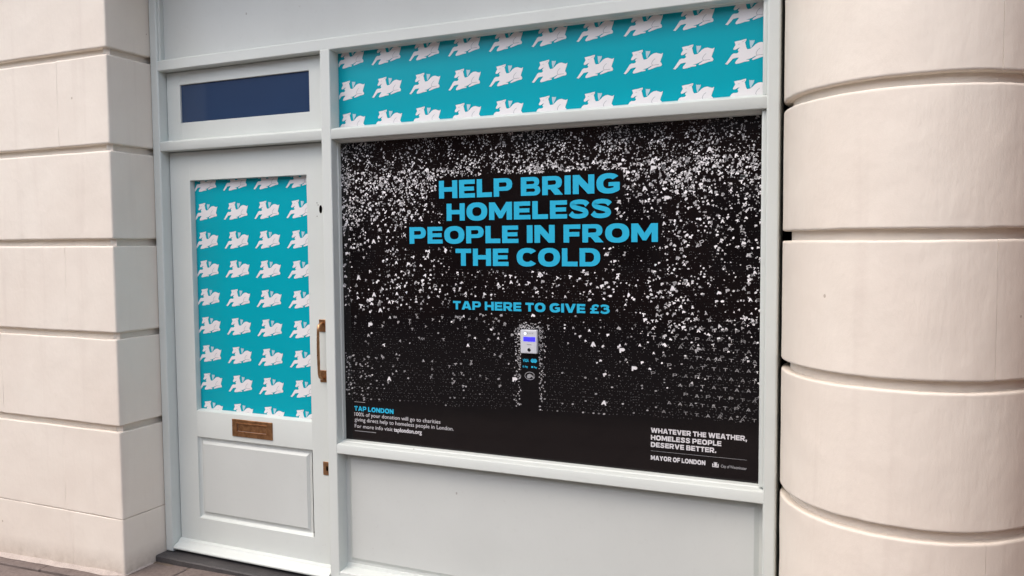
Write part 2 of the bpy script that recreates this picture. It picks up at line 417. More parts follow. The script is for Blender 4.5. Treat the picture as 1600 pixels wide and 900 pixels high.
# ------------------------------------------------------------------ deer pattern
BODY = [(-0.0492, 0.0118), (-0.0457, 0.018), (-0.041, 0.0247), (-0.0453, 0.0365), (-0.0367, 0.038), (-0.0213, 0.0395), (-0.0128, 0.0413), (-0.0027, 0.0426), (-0.0037, 0.0366), (-0.008, 0.0303), (-0.0053, 0.0218), (-0.0036, 0.013), (0.0006, 0.0047), (0.012, 0.0057), (0.0207, 0.0121), (0.029, 0.0197), (0.0395, 0.0249), (0.05, 0.0259), (0.0604, 0.0222), (0.0682, 0.0198), (0.0752, 0.023), (0.0727, 0.0121), (0.0678, 0.0006), (0.0648, -0.01), (0.07, -0.0152), (0.0713, -0.0205), (0.0685, -0.0254), (0.0529, -0.0271), (0.0346, -0.0321), (0.0207, -0.0355), (0.0172, -0.0331), (0.0214, -0.0288), (0.0306, -0.0244), (0.0272, -0.0225), (0.0161, -0.0277), (0.0061, -0.0305), (-0.005, -0.0315), (0.0082, -0.0335), (0.0075, -0.0382), (-0.009, -0.039), (-0.0236, -0.0424), (-0.0391, -0.0444), (-0.0428, -0.0411), (-0.0396, -0.034), (-0.0327, -0.0268), (-0.0295, -0.0223), (-0.0357, -0.0217), (-0.0504, -0.024), (-0.0617, -0.0359), (-0.0705, -0.0439), (-0.0789, -0.041), (-0.0741, -0.0366), (-0.0639, -0.0225), (-0.0548, -0.0091), (-0.0478, -0.0053), (-0.0392, -0.0061), (-0.0323, -0.0047), (-0.0296, 0.0006), (-0.0334, 0.0044), (-0.0313, 0.01), (-0.0244, 0.0141), (-0.0318, 0.0124), (-0.0409, 0.0075), (-0.0479, 0.0074)]
WING = [(0.0084, 0.0375), (0.0126, 0.0352), (0.0169, 0.0358), (0.0211, 0.0343), (0.0261, 0.0359), (0.0251, 0.0279), (0.0214, 0.0215), (0.0178, 0.0156), (0.0157, 0.0095), (0.0117, 0.0094), (0.0093, 0.0217)]
LINES = [[(0.0454, 0.0044), (0.0386, -0.0001), (0.0334, -0.0074), (0.0313, -0.014), (0.035, -0.0196), (0.0272, -0.0241)], [(0.035, -0.0196), (0.0476, -0.0193), (0.0601, -0.0189)], [(-0.0181, 0.0334), (-0.0117, 0.0348), (-0.0059, 0.039)], [(-0.0319, 0.0259), (-0.026, 0.0268)], [(-0.027, 0.0133), (-0.0318, 0.0085)]]
def add_poly(bm, loops, y, mi=0, sx=1, sz=1, ox=0, oz=0):
    """flat printed shape (outer loop and holes) in the facade plane, facing the street."""
    if loops and loops[0] and loops[0][0] == 'strip':
        _, L, Q = loops[0]; l = [bm.verts.new((a*sx+ox, y, b*sz+oz)) for a, b in L]; q = [bm.verts.new((a*sx+ox, y, b*sz+oz)) for a, b in Q]
        for i in range(len(l)-1):
            f = bm.faces.new((l[i], q[i], q[i+1], l[i+1])); f.normal_update(); f.material_index = mi
            if f.normal.y > 0: f.normal_flip()
        return
    pts = [[Vector((a*sx+ox, b*sz+oz, 0)) for a, b in lp] for lp in loops]
    tris = tessellate_polygon(pts); flat = [q for lp in pts for q in lp]
    vs = [bm.verts.new((q.x, y, q.y)) for q in flat]
    out = []
    for t in tris:
        a, b, c = (flat[i] for i in t)
        if abs((b-a).cross(c-a).z) < 1e-12: continue
        idx = t if (b-a).cross(c-a).z > 0 else (t[0], t[2], t[1])
        try: f = bm.faces.new([vs[i] for i in idx])
        except ValueError: continue
        f.material_index = mi; out.append(f)
    return out
def add_stroke(bm, pl, w, y, mi):
    for (ax, az), (bx, bz) in zip(pl, pl[1:]):
        dx, dz = bx-ax, bz-az; L = math.hypot(dx, dz) or 1; px, pz = -dz/L*w/2, dx/L*w/2
        vs = [bm.verts.new((x, y, z)) for x, z in ((ax+px, az+pz), (ax-px, az-pz), (bx-px, bz-pz), (bx+px, bz+pz))]
        f = bm.faces.new(vs); f.normal_update()
        if f.normal.y > 0: f.normal_flip()
        f.material_index = mi
def plain_mesh(bm, name):
    me = bpy.data.meshes.new(name); bm.to_mesh(me); bm.free(); return me
def deer_mesh(clip=None, sc=1.0):
    bm = bmesh.new()
    add_poly(bm, [BODY], 0, 0, sc, sc); add_poly(bm, [WING], -0.0002, 1, sc, sc)
    for i, ln in enumerate(LINES): add_stroke(bm, [(a*sc, b*sc) for a, b in ln], 0.0013 if i < 2 else 0.0010, -0.0004 - 0.00003*i, 2)
    if clip:
        x0, x1, z0, z1 = clip
        for co, no in (((x0, 0, 0), (-1, 0, 0)), ((x1, 0, 0), (1, 0, 0)), ((0, 0, z0), (0, 0, -1)), ((0, 0, z1), (0, 0, 1))):
            bmesh.ops.bisect_plane(bm, geom=bm.verts[:]+bm.edges[:]+bm.faces[:], plane_co=co, plane_no=no, clear_outer=True)
    me = plain_mesh(bm, 'deer_motif')
    for mt in (M_WHITE, M_WING, M_LINE): me.materials.append(mt)
    return me
whole = {}
def deer_rows(parent, ploc, xs, zs, y, rect, sc=1.0):
    x0, x1, z0, z1 = rect
    for z in zs:
        for x in xs:
            full = x-0.08*sc > x0 and x+0.078*sc < x1 and z-0.046*sc > z0 and z+0.044*sc < z1
            if full:
                if sc not in whole: whole[sc] = deer_mesh(None, sc)
                me = whole[sc]
            else:
                me = deer_mesh((x0-x, x1-x, z0-z, z1-z), sc)
                if not me.polygons: continue
            o = bpy.data.objects.new('deer_motif', me); COL.objects.link(o); o.parent = parent
            o.location = Vector((x, y, z)) - Vector(ploc)
YV = 0.066
vin_loc = (2.02, YV, 2.16)
VR = (X3-0.004, X4+0.004, Z3+0.010, Z2+0.003)
vb = box_bm(VR[0], VR[1], YV, YV+0.006, VR[2], VR[3])
for v in vb.verts: v.co -= Vector(vin_loc)
vinyl = bpy.data.objects.new('patterned_window_vinyl', from_bm(vb, 'patterned_window_vinyl')); vinyl.data.materials.append(M_TEAL)
vinyl.location = vin_loc; link(vinyl)
tag(vinyl, 'long teal window vinyl with white resting deer above the black poster', 'window vinyl')
deer_rows(vinyl, vin_loc, [1.156+0.1927*k for k in range(10)], [2.4665, 2.323, 2.1795], YV-0.0008, (X3+0.003, X4-0.004, Z3+0.012, Z2-0.001))

# ------------------------------------------------------------------ door
door_loc = Vector((0.54, 0.08, 0.06))
door = tag(empty('shop_door', door_loc), 'pale grey panelled shop door with tall teal deer glazing and brass letter plate', 'door')
YD = 0.055; DB = 0.10
GX0, GX1, GZ0, GZ1 = 0.187, 0.9065, 0.7885, 1.9525
LX0, LX1, LZ0, LZ1 = 0.185, 0.9015, 0.2325, 0.6535
DX0, DX1, DZ0, DZ1 = X1+0.0045, X2+0.012, 0.085, 2.0962
box('door_stile', door, M_PAINT, DX0, GX0, YD, DB, DZ0, DZ1, 0.002, 2)
box('door_stile', door, M_PAINT, GX1, DX1, YD, DB, DZ0, DZ1, 0.002, 2)
box('top_rail', door, M_PAINT, GX0-0.002, GX1+0.002, YD+0.0006, DB, GZ1, DZ1-0.0005, 0.002, 2)
prism_x('lock_rail', door, M_PAINT, [(YD+0.0006, LZ1+0.0015), (YD+0.002, LZ1), (DB, LZ1), (DB, GZ0+0.008), (0.086, GZ0+0.006), (0.060, GZ0+0.0005), (YD+0.0015, GZ0-0.001), (YD+0.0006, GZ0-0.004)], GX0-0.003, GX1+0.003)
box('bottom_rail', door, M_PAINT, GX0-0.003, GX1+0.003, YD+0.0006, DB, DZ0+0.0005, LZ0, 0.002, 2)
# deep frame moulding round the lower panel, panel raised and fielded
def moulding(name, parent, x0, x1, z0, z1):
    bm = bmesh.new(); loops = []
    for ins, y in ((0, YD+0.001), (0.003, YD+0.0035), (0.006, YD+0.010), (0.012, YD+0.016), (0.020, YD+0.0175), (0.020, DB-0.01)):
        loops.append([bm.verts.new((x0+ins, y, z0+ins)), bm.verts.new((x1-ins, y, z0+ins)), bm.verts.new((x1-ins, y, z1-ins)), bm.verts.new((x0+ins, y, z1-ins))])
    for a, b in zip(loops, loops[1:]):
        for i in range(4): bm.faces.new((a[i], a[(i+1) % 4], b[(i+1) % 4], b[i]))
    return put(name, from_bm(bm, name), parent, [M_PAINT])
moulding('panel_moulding', door, LX0-0.001, LX1+0.001, LZ0-0.001, LZ1+0.001)
fielded('lower_panel', door, M_PANEL, LX0+0.016, LX1-0.016, LZ0+0.016, LZ1-0.016, YD+0.016, YD+0.005, 0.006, 0.013, DB-0.012)
# weather mould along the foot
prism_x('weather_mould', door, M_PAINT, [(YD+0.001, 0.066), (0.006, 0.066), (0.001, 0.0695), (0.000, 0.0755), (0.004, 0.082), (0.016, 0.0885), (0.030, 0.0925), (0.036, 0.098), (0.040, 0.107), (YD+0.001, 0.112)], X1+0.003, X2-0.012)
pv = box('printed_vinyl', door, M_TEAL, GX0-0.006, GX1+0.006, 0.0865, 0.092, GZ0-0.004, GZ1+0.006)
# deer motifs on the door are sub-parts of the vinyl; the vinyl carries the door's inverse offset
def door_deer():
    x0, x1, z0, z1 = GX0+0.0005, GX1-0.001, GZ0+0.0065, GZ1-0.001
    for zi, z in enumerate([1.9415, 1.798, 1.6545, 1.5105, 1.3675, 1.224, 1.0800, 0.9365, 0.7935]):
        for x in [0.2575, 0.452, 0.645, 0.8395]:
            full = x-0.08 > x0 and x+0.078 < x1 and z-0.046 > z0 and z+0.044 < z1
            me = whole[1.0] if full else deer_mesh((x0-x, x1-x, z0-z, z1-z))
            if not me.polygons: continue
            o = bpy.data.objects.new('deer_motif', me); COL.objects.link(o); o.parent = pv
            o.location = (x, 0.0865-0.0008, z)
door_deer()
# letter plate
def ring_plate(name, parent, mat, x0, x1, z0, z1, hx0, hx1, hz0, hz1):
    bm = bmesh.new(); loops = []
    for (a, b, c, d), y in (((x0, x1, z0, z1), YD+0.001), ((x0, x1, z0, z1), YD-0.0035), ((x0+.0015, x1-.0015, z0+.0015, z1-.0015), YD-0.005), ((hx0-.006, hx1+.006, hz0-.006, hz1+.006), YD-0.005),
                            ((hx0-.0045, hx1+.0045, hz0-.0045, hz1+.0045), YD-0.0075), ((hx0-.001, hx1+.001, hz0-.001, hz1+.001), YD-0.0075), ((hx0, hx1, hz0, hz1), YD-0.006), ((hx0, hx1, hz0, hz1), YD+0.004)):
        loops.append([bm.verts.new(q) for q in ((a, y, c), (b, y, c), (b, y, d), (a, y, d))])
    for p_, q_ in zip(loops, loops[1:]):
        for k in range(4): bm.faces.new((p_[k], p_[(k+1) % 4], q_[(k+1) % 4], q_[k]))
    return put(name, from_bm(bm, name), parent, [mat])
lp = ring_plate('letter_plate', door, M_BRONZE, 0.421, 0.6715, 0.679, 0.765, 0.4535, 0.6370, 0.7055, 0.7435)
def sub(o, parent):
    """make o (built in world space) a sub-part of parent."""
    o.parent = parent; o.matrix_parent_inverse = Matrix.Identity(4); return o
sub(box('flap', None, M_BRONZE, 0.4545, 0.6360, YD-0.0006, YD+0.003, 0.7065, 0.7415, 0.001, 1), lp)
# pull handle: two square plates with stubs and a bowed grip
ph = bpy.data.objects.new('pull_handle', None); link(ph, door); ph.matrix_parent_inverse = Matrix.Translation(-door_loc)
for (za, zb) in ((1.221, 1.279), (0.984, 1.0405)):
    sub(box('backplate', None, M_BRONZE, 0.9635, 1.0035, YD-0.004, YD+0.002, za, zb, 0.0015, 2), ph)
def tube(name, pts, radii, mat, n=10):
    bm = bmesh.new(); rings = []
    for i, (p, r) in enumerate(zip(pts, radii)):
        a = Vector(pts[max(i-1, 0)]); b = Vector(pts[min(i+1, len(pts)-1)]); d = (b-a).normalized()
        s = d.cross(Vector((1, 0, 0))); s = s.normalized() if s.length > 1e-4 else Vector((0, 1, 0)); t = d.cross(s)
        rings.append([bm.verts.new(Vector(p) + s*math.cos(2*math.pi*k/n)*r*0.8 + t*math.sin(2*math.pi*k/n)*r) for k in range(n)])
    for a, b in zip(rings, rings[1:]):
        for k in range(n): bm.faces.new((a[k], a[(k+1) % n], b[(k+1) % n], b[k]))
    bm.faces.new(rings[0][::-1]); bm.faces.new(rings[-1])
    return put(name, from_bm(bm, name, True), None, [mat])
gx = 0.984
pts = [(gx, YD-0.002, 1.262), (gx, YD-0.020, 1.260), (gx, YD-0.032, 1.252), (gx, YD-0.038, 1.236)]
rad = [0.0085, 0.0075, 0.0075, 0.0068]
for i in range(9):
    f = (i+1)/10; z = 1.236 + (1.030-1.236)*f; bow = math.sin(math.pi*f)
    pts.append((gx, YD-0.038-0.002*bow, z)); rad.append(0.0066+0.0012*bow)
pts += [(gx, YD-0.038, 1.030), (gx, YD-0.032, 1.012), (gx, YD-0.020, 1.004), (gx, YD-0.002, 1.002)]
rad += [0.0068, 0.0075, 0.0075, 0.0085]
sub(tube('grip', pts, rad, M_GRIP), ph)
# rim lock plate and empty keyhole
lk = box('lock_plate', door, M_GRIP, 0.9685, 1.006, YD-0.003, YD+0.002, 0.5425, 0.6065, 0.001, 1)
def disc(name, cx, cz, rx, rz, y, mat, parent, n=14):
    bm = bmesh.new(); bm.faces.new([bm.verts.new((cx+rx*math.cos(2*math.pi*k/n), y, cz+rz*math.sin(2*math.pi*k/n))) for k in range(n)])
    bmesh.ops.solidify(bm, geom=bm.faces[:], thickness=0.0006)
    return put(name, from_bm(bm, name), parent, [mat])
sub(disc('keyhole', 0.9925, 0.575, 0.0055, 0.013, YD-0.0042, M_DARK, None), lk)
disc('keyhole', 0.985, 1.791, 0.0085, 0.019, YD-0.0008, M_DARK, door)
for dx, dz in ((-0.020, 0.030), (0.017, 0.031), (-0.021, -0.032), (0.016, -0.034), (-0.014, 0.020)):
    disc('screw_hole', 0.985+dx, 1.791+dz, 0.0022, 0.0024, YD-0.0008, M_DARK, door, 8)

# ------------------------------------------------------------------ door step
step = tag(empty('door_step', (0.5, -0.02, 0.02)), 'dark slate door step below the grey shop door', 'step')
def slab(name, x0, x1, y0, y1, zt, th, mat, seed, parent):
    bm = bmesh.new(); nx = 40; top = []; rows = []
    for i in range(nx+1):
        x = x0+(x1-x0)*i/nx
        j = 0.003*noise.noise(Vector((x*8, seed, 0))) + 0.002*noise.noise(Vector((x*30, seed, 3)))
        rows.append([bm.verts.new(c) for c in ((x, y1, zt), (x, y0+0.006+j, zt+0.0006*noise.noise(Vector((x*12, seed, 9)))), (x, y0+j, zt-0.005), (x, y0+j*0.6, zt-th), (x, y1, zt-th))])
    for a, b in zip(rows, rows[1:]):
        for k in range(5): bm.faces.new((a[k], b[k], b[(k+1) % 5], a[(k+1) % 5]))
    bm.faces.new(rows[0]); bm.faces.new(rows[-1][::-1])
    return put(name, from_bm(bm, name), parent, [mat])
slab('slate_tread', 0.0025, X3+0.004, -0.066, 0.14, 0.050, 0.030, M_SLATE, 1.0, step)
slab('step_bed', 0.0045, X3+0.03, -0.088, 0.13, 0.0185, 0.05, M_STEP, 7.0, step)

# ------------------------------------------------------------------ poster: lettering
SV, SH = 0.325, 0.24
def ell(cx, cy, rx, ry, a0, a1, n, e=2.35):
    o = []
    for i in range(n+1):
        a = R(a0+(a1-a0)*i/n); c, s = math.cos(a), math.sin(a)
        o.append((cx+rx*math.copysign(abs(c)**(2/e), c), cy+ry*math.copysign(abs(s)**(2/e), s)))
    return o
def smooth_line(pl, k=8):
    out = []; P = [pl[0]]+list(pl)+[pl[-1]]
    for i in range(1, len(P)-2):
        p0, p1, p2, p3 = P[i-1], P[i], P[i+1], P[i+2]
        for j in range(k):
            t = j/k
            out.append(tuple(0.5*((2*p1[d])+(-p0[d]+p2[d])*t+(2*p0[d]-5*p1[d]+4*p2[d]-p3[d])*t*t+(-p0[d]+3*p1[d]-3*p2[d]+p3[d])*t**3) for d in (0, 1)))
    out.append(pl[-1]); return out
def stroke_loop(pl, wv, wh):
    """outline of a thick stroke: wv wide where it runs vertically, wh where it runs horizontally."""
    s = smooth_line(pl, 6); L, Rr = [], []
    for i, p in enumerate(s):
        a = s[max(i-1, 0)]; b = s[min(i+1, len(s)-1)]; dx, dy = b[0]-a[0], b[1]-a[1]; l = math.hypot(dx, dy)
        nx, ny = -dy/l, dx/l; w = math.sqrt((nx*wv/2)**2+(ny*wh/2)**2)
        L.append((p[0]+nx*w, p[1]+ny*w)); Rr.append((p[0]-nx*w, p[1]-ny*w))
    return ('strip', L, Rr)
def glyph(ch):
    """(advance width, list of shapes); each shape = [outer, hole, hole...]; cap height 1."""
    a, h = SV, SH; m0, m1 = 0.5-0.115, 0.5+0.115
    if ch == 'H': w = 1.18; return w, [[[(0,0),(a,0),(a,m0-.01),(w-a,m0-.01),(w-a,0),(w,0),(w,1),(w-a,1),(w-a,m1+.01),(a,m1+.01),(a,1),(0,1)]]]
    if ch == 'E': w = 1.0; return w, [[[(0,0),(w,0),(w,h),(a,h),(a,m0),(w-.06,m0),(w-.06,m1),(a,m1),(a,1-h),(w-.01,1-h),(w-.01,1),(0,1)]]]
    if ch == 'F': w = 0.97; return w, [[[(0,0),(a,0),(a,m0-.05),(w-.06,m0-.05),(w-.06,m1-.03),(a,m1-.03),(a,1-h),(w,1-h),(w,1),(0,1)]]]
    if ch == 'L': w = 0.93; return w, [[[(0,0),(w,0),(w,h+.02),(a,h+.02),(a,1),(0,1)]]]
    if ch == 'T': w = 1.04; c = w/2; return w, [[[(c-a/2,0),(c+a/2,0),(c+a/2,1-h-.01),(w,1-h-.01),(w,1),(0,1),(0,1-h-.01),(c-a/2,1-h-.01)]]]
    if ch == 'I': return a+.02, [[[(0,0),(a+.02,0),(a+.02,1),(0,1)]]]
    if ch == 'O': w = 1.32; return w, [[ell(w/2,.5,w/2,.525,0,360,44)[:-1], ell(w/2,.5,w/2-.37,.525-.265,0,360,36)[:-1]]]
    if ch == 'D': w = 1.2; r = .62; return w, [[[(0,0)]+ell(w-r,.5,r,.5,-90,90,24)+[(0,1)], [(a,h)]+ell(w-r,.5,r-.355,.5-h,-90,90,18)+[(a,1-h)]]]
    if ch == 'P': w = 1.12; r = .42; c = .655; q = .345; return w, [[[(0,0),(a,0),(a,c-q)]+ell(w-r,c,r,q,-90,90,18)+[(0,1)], [(a,c-q+.22)]+ell(w-r-.02,c,r-.31,q-.225,-90,90,12)+[(a,c+q-.23)]]]
    if ch == 'R': w = 1.17; r = .42; c = .66; q = .34; return w, [[[(0,0),(a,0),(a,c-q-.02),(.47,c-q-.02),(.73,0),(w+.02,0),(.86,.37)]+ell(w-r-.04,c,r,q,-60,90,16)+[(0,1)], [(a,c-q+.21)]+ell(w-r-.06,c,r-.31,q-.225,-90,90,12)+[(a,c+q-.23)]]]
    if ch == 'B': w = 1.14; return w, [[[(0,0)]+ell(w-.40,.285,.40,.285,-90,42,14)+ell(w-.42,.735,.36,.265,-52,90,14)+[(0,1)], [(a,.20)]+ell(w-.42,.29,.12,.09,-90,90,8)+[(a,.38)], [(a,.615)]+ell(w-.46,.70,.12,.085,-90,90,8)+[(a,.785)]]]
    if ch == 'M': w = 1.42; b = .33; return w, [[[(0,0),(b,0),(b,.53),(.615,.09),(w-.615,.09),(w-b,.53),(w-b,0),(w,0),(w,1),(w-.36,1),(w/2,.49),(.36,1),(0,1)]]]
    if ch == 'N': w = 1.2; b = .335; return w, [[[(0,0),(b,0),(b,.53),(w-.36,0),(w,0),(w,1),(w-b,1),(w-b,.48),(.36,1),(0,1)]]]
    if ch == 'A': w = 1.32; return w, [[[(0,0),(.37,0),(.44,.17),(w-.44,.17),(w-.37,0),(w,0),(w-.43,1),(.43,1)], [(.535,.385),(w-.535,.385),(w/2,.73)]]]
    if ch == 'V': w = 1.3; return w, [[[(.44,0),(w-.44,0),(w,1),(w-.38,1),(w/2,.36),(.38,1),(0,1)]]]
    if ch == 'W': w = 1.86; return w, [[[(.35,0),(.72,0),(.93,.56),(1.14,0),(1.51,0),(w,1),(w-.36,1),(1.31,.42),(1.11,1),(.75,1),(.55,.42),(.36,1),(0,1)]]]
    if ch == 'Y': w = 1.24; c = w/2; return w, [[[(c-.17,0),(c+.17,0),(c+.17,.38),(w,1),(w-.40,1),(c,.66),(.40,1),(0,1),(c-.17,.38)]]]
    if ch == 'C': w = 1.22; return w, [[ell(.66,.5,.66,.525,38,322,36)+ell(.66,.5,.66-.37,.525-.265,318,42,28)]]
    if ch == 'G': w = 1.28; return w, [[ell(.66,.5,.66,.525,40,300,34)+[(w-.10,.10),(w-.02,.16),(w-.02,.56),(.66,.56),(.66,.355),(w-.35,.355),(w-.35,.275)]+ell(.66,.5,.66-.37,.525-.265,292,44,26)]]
    if ch == 'S': w = 1.14; return w, [[stroke_loop([(w-.10,.72),(w-.26,.855),(.56,.895),(.27,.84),(.20,.725),(.30,.61),(.57,.525),(.85,.43),(.94,.29),(.84,.155),(.55,.105),(.25,.14),(.075,.285)], .32, .25)]]
    if ch == '3': w = 1.1; return w, [[stroke_loop([(.06,.78),(.27,.885),(.58,.89),(.84,.81),(.83,.66),(.62,.545),(.40,.53)], .30, .22)], [stroke_loop([(.40,.55),(.66,.545),(.90,.42),(.90,.24),(.68,.115),(.40,.10),(.05,.22)], .30, .22)]]
    if ch == '£': w = 1.12; return w, [[stroke_loop([(1.02,.76),(.86,.88),(.62,.89),(.42,.78),(.40,.58),(.42,.36),(.32,.16)], .31, .22)], [[(.06,0),(1.06,0),(1.06,.225),(.06,.225)]], [[(.06,.40),(.86,.40),(.86,.58),(.06,.58)]]]
    if ch == ',': return .34, [[[(.0,0),(.10,-.20),(.28,-.20),(.34,.0),(.34,.27),(0,.27)]]]
    if ch == '.': return .34, [[[(0,0),(.34,0),(.34,.29),(0,.29)]]]
    return 0.40, []
def set_line(bm, text, xa, xb, zb, cap, y, mi=0, gap=0.115):
    """set a line so that it runs exactly from xa to xb on baseline zb."""
    adv = []; x = 0
    for c in text:
        if c == ' ': adv.append((x, [])); x += 0.40; continue
        w, sh = glyph(c); adv.append((x, sh)); x += w+gap
    tot = x-gap; s = (xb-xa)/tot
    k = 0
    for ox, sh in adv:
        for shp in sh:
            add_poly(bm, shp, y - 0.00015*k, mi, s, cap, xa+ox*s, zb); k = (k+1) % 3
PR = (X3+0.0, X4-0.0155, 0.7225, 2.0875)
YP = 0.066
poster = box('window_poster', None, M_BLACK, X3-0.003, X4+0.003, YP, YP+0.006, 0.722, Z4-0.002)
tag(poster, 'large black poster of white letter snow asking to help bring homeless people in', 'poster')
def letter_line(name, text, xa, xb, zb, cap, mat, y, gap=0.115):
    """a printed line whose letters are separate pieces under one part."""
    root = bpy.data.objects.new(name, None); root.empty_display_size = 0.02; link(root, poster); root.location = (xa, y, zb)
    adv = []; x = 0
    for c in text:
        if c == ' ': x += 0.40; continue
        w, sh = glyph(c); adv.append((x, sh)); x += w+gap
    s = (xb-xa)/(x-gap)
    for ox, sh in adv:
        bm = bmesh.new()
        for k, shp in enumerate(sh): add_poly(bm, shp, -0.00015*k, 0, s, cap, 0, 0)
        o = bpy.data.objects.new('letter', plain_mesh(bm, 'letter')); o.data.materials.append(mat); link(o, root); o.location = (ox*s, 0, 0)
def text_part(name, lines, mat, y):
    bm = bmesh.new()
    for l in lines: set_line(bm, *l, y)
    o = put(name, plain_mesh(bm, name), None, [mat]); o.parent = poster; return o
HEAD = [("HELP BRING", 1.604, 2.412, 1.8225, 0.0760), ("HOMELESS", 1.6400, 2.378, 1.7258, 0.0735), ("PEOPLE IN FROM", 1.453, 2.5625, 1.6285, 0.0725), ("THE COLD", 1.681, 2.3305, 1.5325, 0.0730)]
for l in HEAD: letter_line('headline_text', *l, M_CYAN, YP-0.0024)
letter_line('instruction_text', "TAP HERE TO GIVE £3", 1.666, 2.370, 1.3440, 0.0365, M_CYAN, YP-0.0024)
text_part('name_text', [("TAP LONDON", 1.1445, 1.3560, 0.8610, 0.0215)], M_CYAN, YP-0.0024)
text_part('slogan_text', [("WHATEVER THE WEATHER,", 2.5365, 2.9015, 0.8815, 0.0195), ("HOMELESS PEOPLE", 2.5365, 2.8080, 0.8530, 0.0195), ("DESERVE BETTER.", 2.5365, 2.7890, 0.8250, 0.0195)], M_TEXT, YP-0.0024)
text_part('mayor_text', [("MAYOR OF LONDON", 2.5365, 2.7485, 0.7735, 0.0180)], M_TEXT, YP-0.0024)
def font_part(name, text, x, z, size, mat, width=None, bold=0.0, sx=1.0):
    cu = bpy.data.curves.new(name, 'FONT'); cu.body = text; cu.size = size; cu.offset = bold; cu.resolution_u = 3
    to = bpy.data.objects.new(name, cu); COL.objects.link(to)
    dg = bpy.context.evaluated_depsgraph_get(); dg.update()
    me = bpy.data.meshes.new_from_object(to.evaluated_get(dg)); bpy.data.objects.remove(to); bpy.data.curves.remove(cu)
    xs = [v.co.x for v in me.vertices]; mn, mx = min(xs), max(xs)
    k = (width/(mx-mn)) if width else sx
    for v in me.vertices: v.co = Vector((x+(v.co.x-mn)*k, YP-0.0024, z+v.co.y))
    o = put(name, me, None, [mat]); o.parent = poster
    return o
font_part('donation_text', "100% of your donation will go to charities", 1.1445, 0.8365, 0.0250, M_TEXT, 0.4515, 0.0)
font_part('donation_text', "giving direct help to homeless people in London.", 1.1445, 0.8115, 0.0250, M_TEXT, 0.5170, 0.0)
font_part('website_text', "For more info visit", 1.1445, 0.7815, 0.0245, M_TEXT, 0.205, 0.0)
font_part('website_text', "taplondon.org", 1.3550, 0.7815, 0.0260, M_TEXT, 0.146, 0.0007)
font_part('council_text', "City of Westminster", 2.8070, 0.7715, 0.0160, M_TEXTG, 0.095, 0.0002)
def rule(name, x0, x1, z, th, mat):
    bm = bmesh.new(); bm.faces.new([bm.verts.new(c) for c in ((x0, YP-0.0022, z), (x1, YP-0.0022, z), (x1, YP-0.0022, z+th), (x0, YP-0.0022, z+th))])
    o = put(name, plain_mesh(bm, name), None, [mat]); o.parent = poster
rule('ruled_line', 1.1445, 1.2040, 0.9010, 0.0022, M_TEXTG); rule('ruled_line', 1.1445, 1.2600, 0.7655, 0.0026, M_TEXTG); rule('ruled_line', 2.5365, 2.9015, 0.8085, 0.0012, M_TEXTG)
# council crest: small portcullis-like mark
bm = bmesh.new()
for (x0, x1, z0, z1) in ((2.7745, 2.7985, 0.7700, 0.7735), (2.7745, 2.7785, 0.774, 0.7835), (2.7815, 2.7915, 0.7745, 0.7865), (2.7945, 2.7985, 0.774, 0.7835), (2.7795, 2.7935, 0.7868, 0.7890)):
    bm.faces.new([bm.verts.new(c) for c in ((x0, YP-0.0022, z0), (x1, YP-0.0022, z0), (x1, YP-0.0022, z1), (x0, YP-0.0022, z1))])
o = put('council_crest', plain_mesh(bm, 'council_crest'), None, [M_TEXT]); o.parent = poster
# payment marks printed on the black post under the reader
font_part('card_mark', "VISA", 1.9915, 1.1330, 0.0165, M_CYAN, 0.029, 0.0006)
bm = bmesh.new()
for cx in (2.0365, 2.0475): add_poly(bm, [ell(cx, 1.1390, 0.0085, 0.0085, 0, 360, 18, 2)[:-1]], YP-0.0022-(0.0002 if cx > 2.04 else 0))
o = put('card_mark', plain_mesh(bm, 'card_mark'), None, [M_CYAN]); o.parent = poster
font_part('card_mark', "G Pay", 1.9915, 1.1090, 0.0110, M_CYAN, 0.024, 0.0003)
font_part('card_mark', "● Pay", 2.0300, 1.1085, 0.0110, M_CYAN, 0.026, 0.0003)
bm = bmesh.new()
add_poly(bm, [ell(2.0235, 1.0750, 0.0235, 0.0170, 20, 340, 24, 2)+ell(2.0235, 1.0750, 0.0210, 0.0145, 340, 20, 24, 2)], YP-0.0022)
add_poly(bm, [[(2.012, 1.0655), (2.022, 1.064), (2.031, 1.072), (2.040, 1.065), (2.043, 1.068), (2.033, 1.079), (2.024, 1.084), (2.014, 1.080), (2.010, 1.073)]], YP-0.0023)
for q in range(2): add_poly(bm, [ell(2.028, 1.075, 0.013+q*0.005, 0.013+q*0.004, -35, 35, 8, 2)+ell(2.028, 1.075, 0.0115+q*0.005, 0.0115+q*0.004, 35, -35, 8, 2)], YP-0.0025)
o = put('contactless_mark', plain_mesh(bm, 'contactless_mark'), None, [M_TEXTG]); o.parent = poster

# ------------------------------------------------------------------ poster: the snowfall of small letters
random.seed(11)
LET = {'A': [(0,0),(.26,0),(.36,.22),(.64,.22),(.74,0),(1,0),(.64,1),(.36,1)], 'T': [(.36,0),(.64,0),(.64,.72),(1,.72),(1,1),(0,1),(0,.72),(.36,.72)], 'P': [(0,0),(.3,0),(.3,.3),(.75,.32),(1,.5),(1,.8),(.75,1),(0,1)]}
THIN = {'A': [(0,0),(.15,0),(.24,.22),(.76,.22),(.85,0),(1,0),(.58,1),(.42,1)], 'T': [(.42,0),(.58,0),(.58,.85),(1,.85),(1,1),(0,1),(0,.85),(.42,.85)], 'P': [(0,0),(.16,0),(.16,.36),(.8,.38),(1,.55),(1,.82),(.8,1),(0,1)]}
TRI = {}
for D, nm in ((LET, 'b'), (THIN, 't')):
    for k, lp_ in D.items():
        t = tessellate_polygon([[Vector((a, b, 0)) for a, b in lp_]]); TRI[nm+k] = (lp_, [tuple(q) for q in t])
